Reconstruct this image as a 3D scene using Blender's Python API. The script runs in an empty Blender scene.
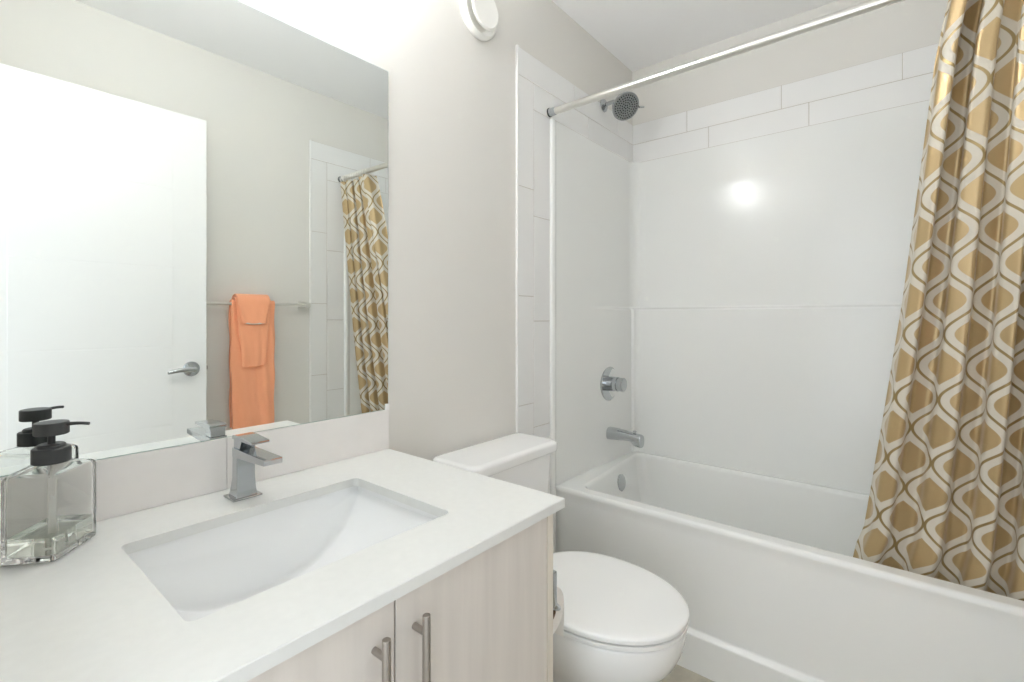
import bpy, bmesh, math, random
from mathutils import Vector, Matrix
random.seed(4)
PI = math.pi
SC = bpy.context.scene
COL = SC.collection

# ------------------------------------------------------------------ camera
YAW = 0.6878
cam_data = bpy.data.cameras.new('camera')
cam = bpy.data.objects.new('camera', cam_data)
COL.objects.link(cam)
cam.location = (0.0, -1.1336, 1.1431)
cam.rotation_euler = (PI / 2, 0, YAW - PI / 2)
cam_data.sensor_width = 36.0
cam_data.sensor_fit = 'HORIZONTAL'
cam_data.lens = 36.0 * 484.94 / 1024.0
cam_data.shift_y = -(341.0 - 317.67) / 1024.0
cam_data.clip_start = 0.01
SC.camera = cam

# ------------------------------------------------------------------ world, light, exposure
w = bpy.data.worlds.new('world')
SC.world = w
w.use_nodes = True
w.node_tree.nodes['Background'].inputs[0].default_value = (0.89, 0.945, 1.0, 1)
w.node_tree.nodes['Background'].inputs[1].default_value = 1.25


def area(name, loc, rot, sx, sy, power, color):
    d = bpy.data.lights.new(name, 'AREA')
    d.shape = 'RECTANGLE'
    d.size = sx
    d.size_y = sy
    d.energy = power
    d.color = color
    o = bpy.data.objects.new(name, d)
    COL.objects.link(o)
    o.location = loc
    o.rotation_euler = rot
    return o


# daylight that comes in from the hallway through the open doorway
area('hallway_daylight', (-0.50, -0.95, 1.15), (PI / 2 + math.radians(14), 0, -PI / 2), 0.9, 1.8, 5.0, (0.93, 0.965, 1.0))
VANITY_EMIT = 24.0
BULB_EMIT = 190.0
SC.view_settings.view_transform = 'Standard'
SC.view_settings.look = 'None'
SC.view_settings.gamma = 1.0
SC.view_settings.use_curve_mapping = False
SC.view_settings.exposure = 0.17
SC.cycles.max_bounces = 20
SC.cycles.diffuse_bounces = 10
SC.cycles.glossy_bounces = 10
SC.cycles.transmission_bounces = 16
SC.cycles.transparent_max_bounces = 16
SC.cycles.sample_clamp_indirect = 6.0

# ------------------------------------------------------------------ materials


def lin(c):
    return tuple(((v / 255) / 12.92 if v / 255 <= 0.04045 else ((v / 255 + 0.055) / 1.055) ** 2.4) for v in c)


def mat(name, rgb, rough=0.5, metal=0.0, spec=0.5, coat=0.0, bump=None, noise=None, sheen=0.0, transm=0.0, ior=1.45, emit=None):
    m = bpy.data.materials.new(name)
    m.use_nodes = True
    nt = m.node_tree
    b = nt.nodes['Principled BSDF']
    c = lin(rgb) + (1,)
    b.inputs['Base Color'].default_value = c
    b.inputs['Roughness'].default_value = rough
    b.inputs['Metallic'].default_value = metal
    b.inputs['Specular IOR Level'].default_value = spec
    b.inputs['Coat Weight'].default_value = coat
    b.inputs['Coat Roughness'].default_value = 0.08
    b.inputs['IOR'].default_value = ior
    b.inputs['Transmission Weight'].default_value = transm
    if sheen:
        b.inputs['Sheen Weight'].default_value = sheen
    if emit:
        b.inputs['Emission Color'].default_value = (0.94, 0.97, 1.0, 1)
        b.inputs['Emission Strength'].default_value = emit
    tc = nt.nodes.new('ShaderNodeTexCoord')
    if noise:      # (scale xyz, amount)
        mp = nt.nodes.new('ShaderNodeMapping')
        mp.inputs['Scale'].default_value = noise[0]
        nz = nt.nodes.new('ShaderNodeTexNoise')
        nz.inputs['Scale'].default_value = 1.0
        nz.inputs['Detail'].default_value = 6
        rp = nt.nodes.new('ShaderNodeMapRange')
        rp.inputs['From Min'].default_value = 0.3
        rp.inputs['From Max'].default_value = 0.7
        rp.inputs['To Min'].default_value = 1 - noise[1]
        rp.inputs['To Max'].default_value = 1 + noise[1] * 0.6
        mx = nt.nodes.new('ShaderNodeVectorMath')
        mx.operation = 'SCALE'
        mx.inputs[0].default_value = c[:3]
        nt.links.new(tc.outputs['Object'], mp.inputs[0])
        nt.links.new(mp.outputs[0], nz.inputs['Vector'])
        nt.links.new(nz.outputs[0], rp.inputs[0])
        nt.links.new(rp.outputs[0], mx.inputs['Scale'])
        nt.links.new(mx.outputs[0], b.inputs['Base Color'])
    if bump:       # (scale, strength)
        nz = nt.nodes.new('ShaderNodeTexNoise')
        nz.inputs['Scale'].default_value = bump[0]
        nz.inputs['Detail'].default_value = 4
        bp = nt.nodes.new('ShaderNodeBump')
        bp.inputs['Strength'].default_value = bump[1]
        bp.inputs['Distance'].default_value = 0.002
        nt.links.new(tc.outputs['Object'], nz.inputs['Vector'])
        nt.links.new(nz.outputs[0], bp.inputs['Height'])
        nt.links.new(bp.outputs[0], b.inputs['Normal'])
    return m


M = {}
M['wall'] = mat('wall_paint', (225, 223, 218), 0.7, spec=0.3, bump=(160, 0.06))
M['ceiling'] = mat('ceiling_paint', (249, 249, 250), 0.85, spec=0.2, bump=(220, 0.1))
M['floor'] = mat('floor_tile', (192, 186, 170), 0.45, noise=((22, 22, 22), 0.16))
M['trimwhite'] = mat('white_trim', (240, 240, 238), 0.35)
M['tile'] = mat('glazed_tile', (236, 236, 235), 0.34, noise=((3, 3, 3), 0.02))
M['grout'] = mat('grout', (196, 190, 182), 0.9)
M['acrylic'] = mat('white_acrylic', (238, 239, 237), 0.17, coat=0.0)
M['porcelain'] = mat('porcelain', (244, 245, 245), 0.08, coat=0.5)
M['seat'] = mat('seat_plastic', (241, 242, 241), 0.2)
M['counter'] = mat('quartz_counter', (224, 225, 222), 0.28, noise=((60, 60, 60), 0.02))
M['splash'] = mat('backsplash_stone', (236, 233, 230), 0.3, noise=((12, 12, 12), 0.03))
M['wood'] = mat('bleached_wood', (216, 210, 203), 0.45, noise=((38, 38, 2.2), 0.07))
M['edgewood'] = mat('bleached_wood_edge', (224, 217, 204), 0.5, noise=((60, 60, 3), 0.05))
M['dark'] = mat('dark_gap', (60, 58, 55), 0.8)
M['chrome'] = mat('chrome', (190, 193, 195), 0.06, metal=1.0)
M['satin'] = mat('satin_nickel', (176, 170, 164), 0.3, metal=1.0)
M['rod'] = mat('brushed_rod', (226, 224, 219), 0.28, metal=1.0)
M['mirror'] = mat('mirror_silver', (243, 247, 245), 0.0, metal=1.0)
M['mirroredge'] = mat('mirror_edge_glass', (172, 190, 184), 0.15)
M['glass'] = mat('bottle_glass', (253, 254, 253), 0.02, transm=1.0, ior=1.40)
M['liquid'] = mat('clear_soap', (245, 248, 240), 0.0, transm=1.0, ior=1.34)
M['black'] = mat('matte_black_plastic', (66, 67, 68), 0.42)
M['door'] = mat('door_paint', (238, 238, 237), 0.35)
M['plastic'] = mat('vent_plastic', (243, 242, 238), 0.4)
M['towel'] = mat('orange_terry', (250, 172, 132), 0.95, sheen=0.4, spec=0.1, bump=(420, 0.9))
M['towelband'] = mat('orange_towel_band', (245, 160, 118), 0.8, spec=0.2, bump=(300, 0.4))
M['hem'] = mat('washcloth_lining', (228, 214, 204), 0.9, bump=(300, 0.5))
M['paper'] = mat('toilet_paper', (242, 240, 236), 0.95, spec=0.1, bump=(120, 0.2))
M['card'] = mat('cardboard_core', (128, 104, 84), 0.9)
M['nozzle'] = mat('rubber_nozzle', (46, 48, 50), 0.6)
M['bulb'] = mat('lit_glass_shade', (255, 250, 240), 0.4, emit=VANITY_EMIT)
M['filament'] = mat('lit_bulb', (255, 252, 246), 0.4, emit=BULB_EMIT)
M['ring'] = mat('white_curtain_ring', (238, 236, 230), 0.35)


def curtain_material():
    m = bpy.data.materials.new('ogee_satin')
    m.use_nodes = True
    nt = m.node_tree
    N, L = nt.nodes, nt.links
    b = N['Principled BSDF']
    W0, H = 0.138, 0.174
    a = W0 / 2

    def math_(op, x, y=None, z=None):
        n = N.new('ShaderNodeMath')
        n.operation = op
        for i, v in enumerate((x, y, z)):
            if v is None:
                continue
            if isinstance(v, (int, float)):
                n.inputs[i].default_value = v
            else:
                L.new(v, n.inputs[i])
        return n.outputs[0]
    uv = N.new('ShaderNodeUVMap')
    uv.uv_map = 'cloth'
    sp = N.new('ShaderNodeSeparateXYZ')
    L.new(uv.outputs[0], sp.inputs[0])
    U, V = sp.outputs[0], sp.outputs[1]
    th = math_('MULTIPLY', V, 2 * PI / H)
    cs = math_('MULTIPLY', math_('COSINE', th), a / 2 * 0.93)
    de = math_('ABSOLUTE', math_('WRAP', math_('SUBTRACT', U, cs), a, -a))
    do = math_('ABSOLUTE', math_('WRAP', math_('ADD', math_('SUBTRACT', U, a), cs), a, -a))
    d = math_('MINIMUM', de, do)
    sl = math_('MULTIPLY', math_('SINE', th), (a / 2) * 2 * PI / H)
    d = math_('DIVIDE', d, math_('SQRT', math_('ADD', math_('MULTIPLY', math_('MULTIPLY', sl, sl), 0.45), 1.0)))
    # thresholds: woven line | cream band | gold drop
    def step(edge, soft=0.0007):
        n = N.new('ShaderNodeMapRange')
        n.inputs['From Min'].default_value = edge - soft
        n.inputs['From Max'].default_value = edge + soft
        L.new(d, n.inputs[0])
        return n.outputs[0]

    def mix(fac, c1, c2):
        n = N.new('ShaderNodeMix')
        n.data_type = 'RGBA'
        L.new(fac, n.inputs['Factor'])
        for k, c in ((6, c1), (7, c2)):
            if isinstance(c, tuple):
                n.inputs[k].default_value = lin(c) + (1,)
            else:
                L.new(c, n.inputs[k])
        return n.outputs[2]
    line = (150, 128, 84)
    cream = (205, 198, 184)
    gold = (180, 155, 113)
    c = mix(step(0.0036), line, cream)
    c = mix(step(0.0225, 0.001), c, gold)
    # fine weave variation
    nz = N.new('ShaderNodeTexNoise')
    nz.inputs['Scale'].default_value = 900
    tc = N.new('ShaderNodeTexCoord')
    L.new(tc.outputs['Object'], nz.inputs['Vector'])
    L.new(c, b.inputs['Base Color'])
    # gold threads are shinier than the cream band
    is_gold = math_('MAXIMUM', step(0.0225, 0.001), math_('SUBTRACT', 1.0, step(0.0036)))
    L.new(math_('MULTIPLY', is_gold, 0.42), b.inputs['Metallic'])
    L.new(math_('SUBTRACT', 0.40, math_('MULTIPLY', is_gold, 0.10)), b.inputs['Roughness'])
    b.inputs['Sheen Weight'].default_value = 0.15
    bp = N.new('ShaderNodeBump')
    bp.inputs['Strength'].default_value = 0.08
    bp.inputs['Distance'].default_value = 0.001
    L.new(nz.outputs[0], bp.inputs['Height'])
    L.new(bp.outputs[0], b.inputs['Normal'])
    return m


M['curtain'] = curtain_material()

# ------------------------------------------------------------------ helpers


def wloc(o):
    v = Vector((0, 0, 0))
    while o is not None:
        v += o.location
        o = o.parent
    return v


def obj(name, bm, m, parent=None, smooth=35, recalc=True):
    """links ONE mesh; geometry in bm is given in world coordinates"""
    if recalc:
        bmesh.ops.recalc_face_normals(bm, faces=bm.faces)
    me = bpy.data.meshes.new(name)
    if parent is None:
        xs = [v.co for v in bm.verts]
        base = Vector(((min(c.x for c in xs) + max(c.x for c in xs)) / 2, (min(c.y for c in xs) + max(c.y for c in xs)) / 2, min(c.z for c in xs)))
    else:
        base = wloc(parent)
    bmesh.ops.translate(bm, verts=bm.verts, vec=-base)
    bm.to_mesh(me)
    bm.free()
    o = bpy.data.objects.new(name, me)
    COL.objects.link(o)
    if parent is None:
        o.location = base
    else:
        o.parent = parent
    me.materials.append(m if not isinstance(m, str) else M[m])
    if smooth:
        for p in me.polygons:
            p.use_smooth = True
        me.set_sharp_from_angle(angle=math.radians(smooth))
        if smooth <= 60:
            wn = o.modifiers.new('face_weighted_normals', 'WEIGHTED_NORMAL')
            wn.keep_sharp = True
            wn.weight = 90
    return o


def tag(o, label=None, cat=None, group=None, kind=None):
    if label:
        o['label'] = label
    if cat:
        o['category'] = cat
    if group:
        o['group'] = group
    if kind:
        o['kind'] = kind
    return o


def thing(name, loc, label, cat, group=None):
    o = bpy.data.objects.new(name, None)
    COL.objects.link(o)
    o.location = loc
    o.empty_display_size = 0.05
    return tag(o, label, cat, group)


def box(bm, x0, x1, y0, y1, z0, z1, bev=0.0, seg=2):
    r = bmesh.ops.create_cube(bm, size=1.0)
    vs = r['verts']
    for v in vs:
        v.co = Vector((x0 + (v.co.x + 0.5) * (x1 - x0), y0 + (v.co.y + 0.5) * (y1 - y0), z0 + (v.co.z + 0.5) * (z1 - z0)))
    if bev:
        es = list({e for v in vs for e in v.link_edges})
        bmesh.ops.bevel(bm, geom=es, offset=bev, segments=seg, affect='EDGES', profile=0.5)


def basis(ax):
    ax = Vector(ax).normalized()
    t = Vector((0, 0, 1)) if abs(ax.z) < 0.9 else Vector((1, 0, 0))
    a = ax.cross(t).normalized()
    return ax, a, ax.cross(a).normalized()


def loft(bm, rings, cap0=True, cap1=True, closed=True):
    vr = [[bm.verts.new(p) for p in r] for r in rings]
    n = len(vr[0])
    for i in range(len(vr) - 1):
        for j in range(n if closed else n - 1):
            k = (j + 1) % n
            bm.faces.new((vr[i][j], vr[i][k], vr[i + 1][k], vr[i + 1][j]))
    if cap0:
        bm.faces.new(vr[0][::-1])
    if cap1:
        bm.faces.new(vr[-1])
    return vr


def lathe(bm, center, axis, prof, n=40, cap0=True, cap1=True):
    """prof: list of (distance along axis, radius)"""
    ax, a, b = basis(axis)
    c = Vector(center)
    rings = []
    for t, r in prof:
        rings.append([c + ax * t + (a * math.cos(2 * PI * k / n) + b * math.sin(2 * PI * k / n)) * max(r, 1e-5) for k in range(n)])
    loft(bm, rings, cap0, cap1)


def cyl(bm, p0, p1, r0, r1=None, n=24, bev=0.0):
    r1 = r0 if r1 is None else r1
    p0, p1 = Vector(p0), Vector(p1)
    L = (p1 - p0).length
    if bev:
        prof = [(0, r0 - bev), (bev * 0.3, r0 - bev * 0.3), (bev, r0), (L - bev, r1), (L - bev * 0.3, r1 - bev * 0.3), (L, r1 - bev)]
    else:
        prof = [(0, r0), (L, r1)]
    lathe(bm, p0, p1 - p0, prof, n)


def tube(bm, pts, r, n=14):
    pts = [Vector(p) for p in pts]
    rs = r if isinstance(r, (list, tuple)) else [r] * len(pts)
    up = None
    rings = []
    for i, p in enumerate(pts):
        d = (pts[min(i + 1, len(pts) - 1)] - pts[max(i - 1, 0)]).normalized()
        if up is None:
            _, a, b = basis(d)
        else:
            a = (up - d * up.dot(d)).normalized()
            b = d.cross(a).normalized()
        up = a
        rings.append([p + (a * math.cos(2 * PI * k / n) + b * math.sin(2 * PI * k / n)) * rs[i] for k in range(n)])
    loft(bm, rings)


def rrect(x0, x1, y0, y1, r, z, n=10, skew=None):
    """rounded rectangle loop, 4*(n+1) points, counter-clockwise"""
    pts = []
    cs = [(x1 - r, y1 - r, 0), (x0 + r, y1 - r, 1), (x0 + r, y0 + r, 2), (x1 - r, y0 + r, 3)]
    for cx, cy, q in cs:
        for k in range(n + 1):
            t = PI / 2 * (q + k / n)
            pts.append(Vector((cx + r * math.cos(t), cy + r * math.sin(t), z)))
    return pts


def sstep(t):
    t = max(0.0, min(1.0, t))
    return t * t * (3 - 2 * t)


def struct(name, bm, m, smooth=0, parent=None):
    o = obj(name, bm, m, parent, smooth)
    if parent is None:
        o['kind'] = 'structure'
    return o


# ------------------------------------------------------------------ room dimensions
W = 1.52          # depth between mirror wall (y = 0) and towel wall (y = -W)
XB = 2.379        # wall behind the tub
XF = 0.03         # wall with the doorway
ZC = 2.44
FZ = -0.04         # floor level
TH = 0.10

bm = bmesh.new(); box(bm, XF - TH, XB + TH, 0, TH, FZ, ZC); struct('wall_left', bm, 'wall')
bm = bmesh.new(); box(bm, XF - TH, XB + TH, -W - TH, -W, FZ, ZC); struct('wall_right', bm, 'wall')
bm = bmesh.new(); box(bm, XB, XB + TH, -W, 0, FZ, ZC); struct('wall_back', bm, 'wall')
DY0, DY1, DZ = -1.375, -0.59, 2.055
bm = bmesh.new()
box(bm, XF - TH, XF, DY1, 0, FZ, ZC)
box(bm, XF - TH, XF, -W, DY0, FZ, ZC)
box(bm, XF - TH, XF, DY0, DY1, DZ, ZC)
struct('wall_front', bm, 'wall')
bm = bmesh.new(); box(bm, XF - TH, XB + TH, -W - TH, TH, ZC, ZC + 0.08); struct('ceiling', bm, 'ceiling')
bm = bmesh.new(); box(bm, XF - TH - 1.2, XB + TH, -W - TH, TH, FZ - 0.06, FZ); struct('floor', bm, 'floor')
# baseboards on the free stretches of wall
bm = bmesh.new(); box(bm, 0.83, 1.40, -0.014, 0, FZ, FZ + 0.12, 0.004); struct('baseboard_left', bm, 'trimwhite', 30)
bm = bmesh.new(); box(bm, 0.06, 1.40, -W, -W + 0.014, FZ, FZ + 0.12, 0.004); struct('baseboard_right', bm, 'trimwhite', 30)

# ------------------------------------------------------------------ tile border round the tub enclosure
def tiles(bm_t, bm_g, wall, rects, th=0.008):
    """rects are (a0, a1, z0, z1) on the wall plane"""
    for a0, a1, z0, z1 in rects:
        g = 0.0012
        b = [a0 + g, a1 - g, z0 + g, z1 - g]
        if wall == 'L':
            box(bm_t, b[0], b[1], -th, -0.001, b[2], b[3], 0.0012, 2)
        elif wall == 'R':
            box(bm_t, b[0], b[1], -W + 0.001, -W + th, b[2], b[3], 0.0012, 2)
        else:
            box(bm_t, XB - th, XB - 0.001, b[0], b[1], b[2], b[3], 0.0012, 2)
    A0 = min(r[0] for r in rects)
    A1 = max(r[1] for r in rects)


def column_rects(x0, x1, ztop, joints):
    zs = [ztop] + joints + [FZ]
    return [(x0, x1, zs[i + 1], zs[i]) for i in range(len(zs) - 1)]


XT = 1.4075
XC1, XC2 = 1.503, 1.612
side_rects = []
side_rects += column_rects(XT, XC1, 2.050, [1.637, 1.225, 0.813, 0.401])
side_rects += column_rects(XC1, XC2, 1.948, [1.537, 1.130, 0.718, 0.306])
for a, b in ((XT, 1.797), (1.797, 2.207), (2.207, XB - 0.008)):
    side_rects.append((a, b, 2.050, 2.153))
for a, b in ((XC1, 1.915), (1.915, 2.325), (2.325, XB - 0.008)):
    side_rects.append((a, b, 1.948, 2.050))
back_rects = []
for a, b in ((-0.290, 0), (-0.700, -0.290), (-1.110, -0.700), (-W, -1.110)):
    back_rects.append((a, b, 2.050, 2.153))
for a, b in ((-0.393, 0), (-0.803, -0.393), (-1.213, -0.803), (-W, -1.213)):
    back_rects.append((a, b, 1.948, 2.050))


def grout_plate(wall):
    bm = bmesh.new()
    t = 0.0062
    if wall == 'B':
        box(bm, XB - t, XB - 0.0005, -W, 0, 1.948, 2.153)
        return bm
    y0, y1 = (-t, -0.0005) if wall == 'L' else (-W + 0.0005, -W + t)
    box(bm, XT, XC1, y0, y1, FZ, 2.153)
    box(bm, XC1, XC2, y0, y1, FZ, 2.153)
    box(bm, XC2, XB, y0, y1, 1.948, 2.153)
    return bm


for idx, (wall, rects) in enumerate((('L', side_rects), ('B', back_rects), ('R', side_rects))):
    bm = bmesh.new()
    tiles(bm, None, wall, rects)
    root = struct('trim_%d' % (idx + 1), grout_plate(wall), 'grout')
    t = obj('tile_course', bm, 'tile', root, 30)
    if wall != 'B':
        bm = bmesh.new()
        y0, y1 = (-0.0105, 0) if wall == 'L' else (-W, -W + 0.0105)
        box(bm, XT - 0.008, XT, y0, y1, FZ, 2.155, 0.002)
        obj('edge_strip', bm, 'trimwhite', root, 30)

# ------------------------------------------------------------------ bathtub
tub = thing('bathtub', (2.0, -0.76, FZ), 'white alcove bathtub with a plain apron filling the end of the room', 'bathtub')
TX0, TX1, TY0, TY1 = 1.646, 2.372, -1.512, -0.004
ZR = 0.455
Nn = 10
rings = []
def R(x0, x1, y0, y1, r, z):
    rings.append(rrect(x0, x1, y0, y1, r, z, Nn))
R(TX0 - 0.010, TX1, TY0, TY1, 0.004, FZ)
R(TX0 - 0.010, TX1, TY0, TY1, 0.004, 0.076)
R(TX0 - 0.008, TX1, TY0, TY1, 0.004, 0.083)
R(TX0 + 0.004, TX1, TY0, TY1, 0.004, 0.090)
R(TX0 + 0.010, TX1, TY0, TY1, 0.004, 0.096)
R(TX0 + 0.008, TX1, TY0, TY1, 0.004, 0.40)
R(TX0 + 0.004, TX1, TY0, TY1, 0.004, 0.425)
R(TX0, TX1, TY0, TY1, 0.004, 0.436)
R(TX0 + 0.001, TX1, TY0, TY1, 0.005, 0.446)
R(TX0 + 0.006, TX1, TY0, TY1, 0.006, 0.453)
R(TX0 + 0.014, TX1, TY0, TY1, 0.008, ZR)
ix0, ix1, iy0, iy1 = TX0 + 0.058, TX1 - 0.052, TY0 + 0.09, TY1 - 0.095
def Rin(d, z, r, slope_end=0.0):
    """basin ring; the tap end pulls towards the wall at the back corner like the moulded rim"""
    pts = rrect(ix0 + d, ix1 - d, iy0 + d + slope_end * 1.6, iy1 - d - slope_end, r, z, Nn)
    out = []
    for p in pts:
        f = max(0.0, min(1.0, (p.x - ix0) / (ix1 - ix0)))
        g = sstep((p.y - (iy1 - 0.45)) / 0.45)
        q = p.copy()
        q.y += 0.042 * f * g * (1 - sstep(slope_end / 0.12))
        out.append(q)
    rings.append(out)
Rin(-0.006, ZR, 0.046)
Rin(-0.001, ZR - 0.0015, 0.045)
Rin(0.004, ZR - 0.006, 0.044)
Rin(0.008, ZR - 0.018, 0.044, 0.001)
Rin(0.015, ZR - 0.08, 0.046, 0.005)
Rin(0.024, 0.28, 0.05, 0.013)
Rin(0.036, 0.16, 0.06, 0.026)
Rin(0.052, 0.12, 0.07, 0.045)
Rin(0.085, 0.098, 0.08, 0.075)
Rin(0.14, 0.092, 0.08, 0.11)
bm = bmesh.new()
loft(bm, rings, True, True)
shell = obj('tub_shell', bm, 'acrylic', tub, 50)
# overflow plate on the tap-end wall of the basin, drain in its floor
bm = bmesh.new()
oc = Vector((2.062, -0.088, 0.376))
lathe(bm, oc, (0, -1, 0.12), [(-0.01, 0.038), (0.010, 0.038), (0.013, 0.035), (0.0135, 0.026), (0.0135, 0.0)], 36)
ov = obj('overflow_plate', bm, 'chrome', tub)
bm = bmesh.new()
lathe(bm, (2.06, -0.32, 0.0905), (0, 0, 1), [(0, 0.034), (0.003, 0.034), (0.005, 0.028), (0.004, 0.02), (0.012, 0.018), (0.014, 0.0)], 30)
obj('drain', bm, 'chrome', tub)

# ------------------------------------------------------------------ one-piece wall surround above the tub
sur = thing('shower_surround', (2.0, -0.76, 0.455), 'glossy white moulded wall surround rising from the tub rim to the tile courses', 'shower surround')
SX0, ST = 1.612, 0.013
ZS0, ZS1 = 0.4555, 1.948
# path in plan: left wall -> back wall -> right wall, rounded corners
cr = 0.05
path = []   # (x, y, nx, ny, tag s)
def add(x, y, nx, ny, side):
    path.append((x, y, nx, ny, side))
yl, yr, xb = -ST, -W + ST, XB - ST
x = SX0 + 0.036
xs = []
n = 60
for k in range(n + 1):
    add(x + (xb - cr - x) * k / n, yl, 0, -1, 'L')
for k in range(1, 10):
    t = PI / 2 * k / 10
    add(xb - cr + cr * math.sin(t), yl - cr + cr * math.cos(t), -math.sin(t), -math.cos(t), 'C')
n = 110
for k in range(n + 1):
    add(xb, (yl - cr) + ((yr + cr) - (yl - cr)) * k / n, -1, 0, 'B')
for k in range(1, 10):
    t = PI / 2 * k / 10
    add(xb - cr + cr * math.cos(t), yr + cr - cr * math.sin(t), -math.cos(t), math.sin(t), 'C')
n = 60
for k in range(n + 1):
    add((xb - cr) + (x - (xb - cr)) * k / n, yr, 0, 1, 'R')
zsamp = sorted(set([ZS0, ZS0 + 0.01, 0.5, 0.55] + [0.6 + 0.08 * i for i in range(7)] + [1.165 + 0.0035 * i for i in range(14)]
                   + [1.25 + 0.08 * i for i in range(8)] + [1.86 + 0.004 * i for i in range(12)] + [1.92, 1.935, 1.942, ZS1]))
def relief(px, py, side, z):
    """moulded relief, positive = towards the room"""
    o = 0.0
    low = 1 - sstep((z - 1.182) / 0.014)
    if side in 'BC':
        o += 0.024 * low
    if side in 'LR':
        o += 0.012 * low * sstep((px - 1.90) / 0.28)
    if side == 'B':
        # raised frame beside the recessed upper panel
        e = min(sstep((-0.068 - py) / 0.010 + 1), sstep((py + W - 0.072) / 0.012 + 1))
        o += 0.008 * (1 - e) * (1 - low) * (1 - sstep((z - 1.83) / 0.10))
    return o
bm = bmesh.new()
rowsv = []
for z in zsamp:
    row = []
    for (px, py, nx, ny, side) in path:
        o = relief(px, py, side, z)
        row.append(bm.verts.new((px + nx * o, py + ny * o, z)))
    rowsv.append(row)
for i in range(len(rowsv) - 1):
    for j in range(len(path) - 1):
        bm.faces.new((rowsv[i][j], rowsv[i][j + 1], rowsv[i + 1][j + 1], rowsv[i + 1][j]))
# rolled top edge back to the wall
top = rowsv[-1]
back = []
for (px, py, nx, ny, side), v in zip(path, top):
    d = ST - 0.0005
    if side == 'C':
        q = Vector((px, py, ZS1))
        q.x = min(XB - 0.001, px - nx * (d + 0.001))
        q.y = py - ny * (d + 0.001)
    else:
        q = Vector((px - nx * d, py - ny * d, ZS1))
    back.append(bm.verts.new(q))
for j in range(len(path) - 1):
    bm.faces.new((top[j], top[j + 1], back[j + 1], back[j]))
obj('wall_panel', bm, 'acrylic', sur, 60)
bm = bmesh.new()
box(bm, XC2 - 0.0, XB - 0.008, -0.0125, -0.0085, ZS1 - 0.0004, ZS1 + 0.0016)
box(bm, XB - 0.0125, XB - 0.0085, -W + 0.0085, -0.0085, ZS1 - 0.0004, ZS1 + 0.0016)
box(bm, XC2 - 0.0, XB - 0.008, -W + 0.0085, -W + 0.0125, ZS1 - 0.0004, ZS1 + 0.0016)
obj('caulk_line', bm, 'grout', sur, 0)
for sgn, y0 in ((-1, 0.0), (1, -W)):
    bm = bmesh.new()
    rr = []
    for z, sh in ((ZS0, 0.0), (ZS1 - 0.006, 0.0), (ZS1, 0.003)):
        prof = [(SX0, 0.0005), (SX0, 0.011 - sh), (SX0 + 0.003, 0.016 - sh), (SX0 + 0.008, 0.019 - sh), (SX0 + 0.015, 0.0205 - sh), (SX0 + 0.022, 0.0195 - sh), (SX0 + 0.030, 0.016 - sh), (SX0 + 0.037, ST - sh), (SX0 + 0.037, 0.0005)]
        rr.append([Vector((px, y0 + sgn * d, z)) for px, d in prof])
    loft(bm, rr)
    obj('front_flange', bm, 'acrylic', sur, 60)
    bm = bmesh.new()
    rr = [[Vector((px, y0 + sgn * d, z)) for px, d in [(SX0, 0.0005), (SX0, 0.011), (SX0 + 0.003, 0.016), (SX0 + 0.008, 0.019), (SX0 + 0.015, 0.0205), (SX0 + 0.024, 0.0205), (SX0 + 0.024, 0.0005)]] for z in (FZ, ZS0 - 0.0008)]
    loft(bm, rr)
    obj('end_flange', bm, 'acrylic', tub, 60)

# ------------------------------------------------------------------ mirror, backsplash
mr = thing('wall_mirror', (0.43, -0.001, 0.887), 'large frameless wall mirror above the white backsplash behind the sink', 'mirror')
bm = bmesh.new(); box(bm, 0.045, 0.8286, -0.0045, -0.0005, 0.887, 1.832); obj('glass_edge', bm, 'mirroredge', mr, 0)
bm = bmesh.new(); box(bm, 0.0465, 0.8271, -0.0055, -0.0046, 0.8885, 1.8305); obj('mirror_face', bm, 'mirror', mr, 0)
bm = bmesh.new(); box(bm, 0.818, 0.8300, -0.0085, -0.0006, 0.885, 0.903, 0.001); obj('clip', bm, 'trimwhite', mr)

ZCT = 0.7775
for x0, x1, lab in ((0.032, 0.4121, 'white backsplash slab behind the glass soap dispenser, below the mirror'),
                    (0.4129, 0.8286, 'white backsplash slab behind the faucet, running to the free end of the counter')):
    bm = bmesh.new(); box(bm, x0, x1, -0.009, -0.0005, ZCT + 0.0005, 0.8865, 0.001)
    tag(obj('backsplash_slab', bm, 'splash', None, 30), lab, 'backsplash', 'backsplash slabs under the mirror')

# ------------------------------------------------------------------ vanity cabinet
van = thing('vanity_cabinet', (0.43, -0.28, FZ), 'bleached wood-grain vanity cabinet with two doors under the white counter', 'vanity cabinet')
ZV = ZCT - 0.0185
bm = bmesh.new()
box(bm, 0.032, 0.050, -0.555, -0.005, 0.09, ZV)          # left side
box(bm, 0.050, 0.789, -0.020, -0.005, 0.09, ZV)          # back
box(bm, 0.050, 0.789, -0.555, -0.020, 0.09, 0.108)       # bottom
box(bm, 0.050, 0.789, -0.555, -0.480, ZV - 0.02, ZV)     # top front rail
obj('carcass', bm, 'dark', van, 0)
bm = bmesh.new(); box(bm, 0.789, 0.8085, -0.577, -0.005, FZ, ZV, 0.0008); obj('end_panel', bm, 'edgewood', van, 30)
bm = bmesh.new(); box(bm, 0.032, 0.789, -0.50, -0.485, FZ, 0.09); obj('toe_kick', bm, 'wood', van, 0)
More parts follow.
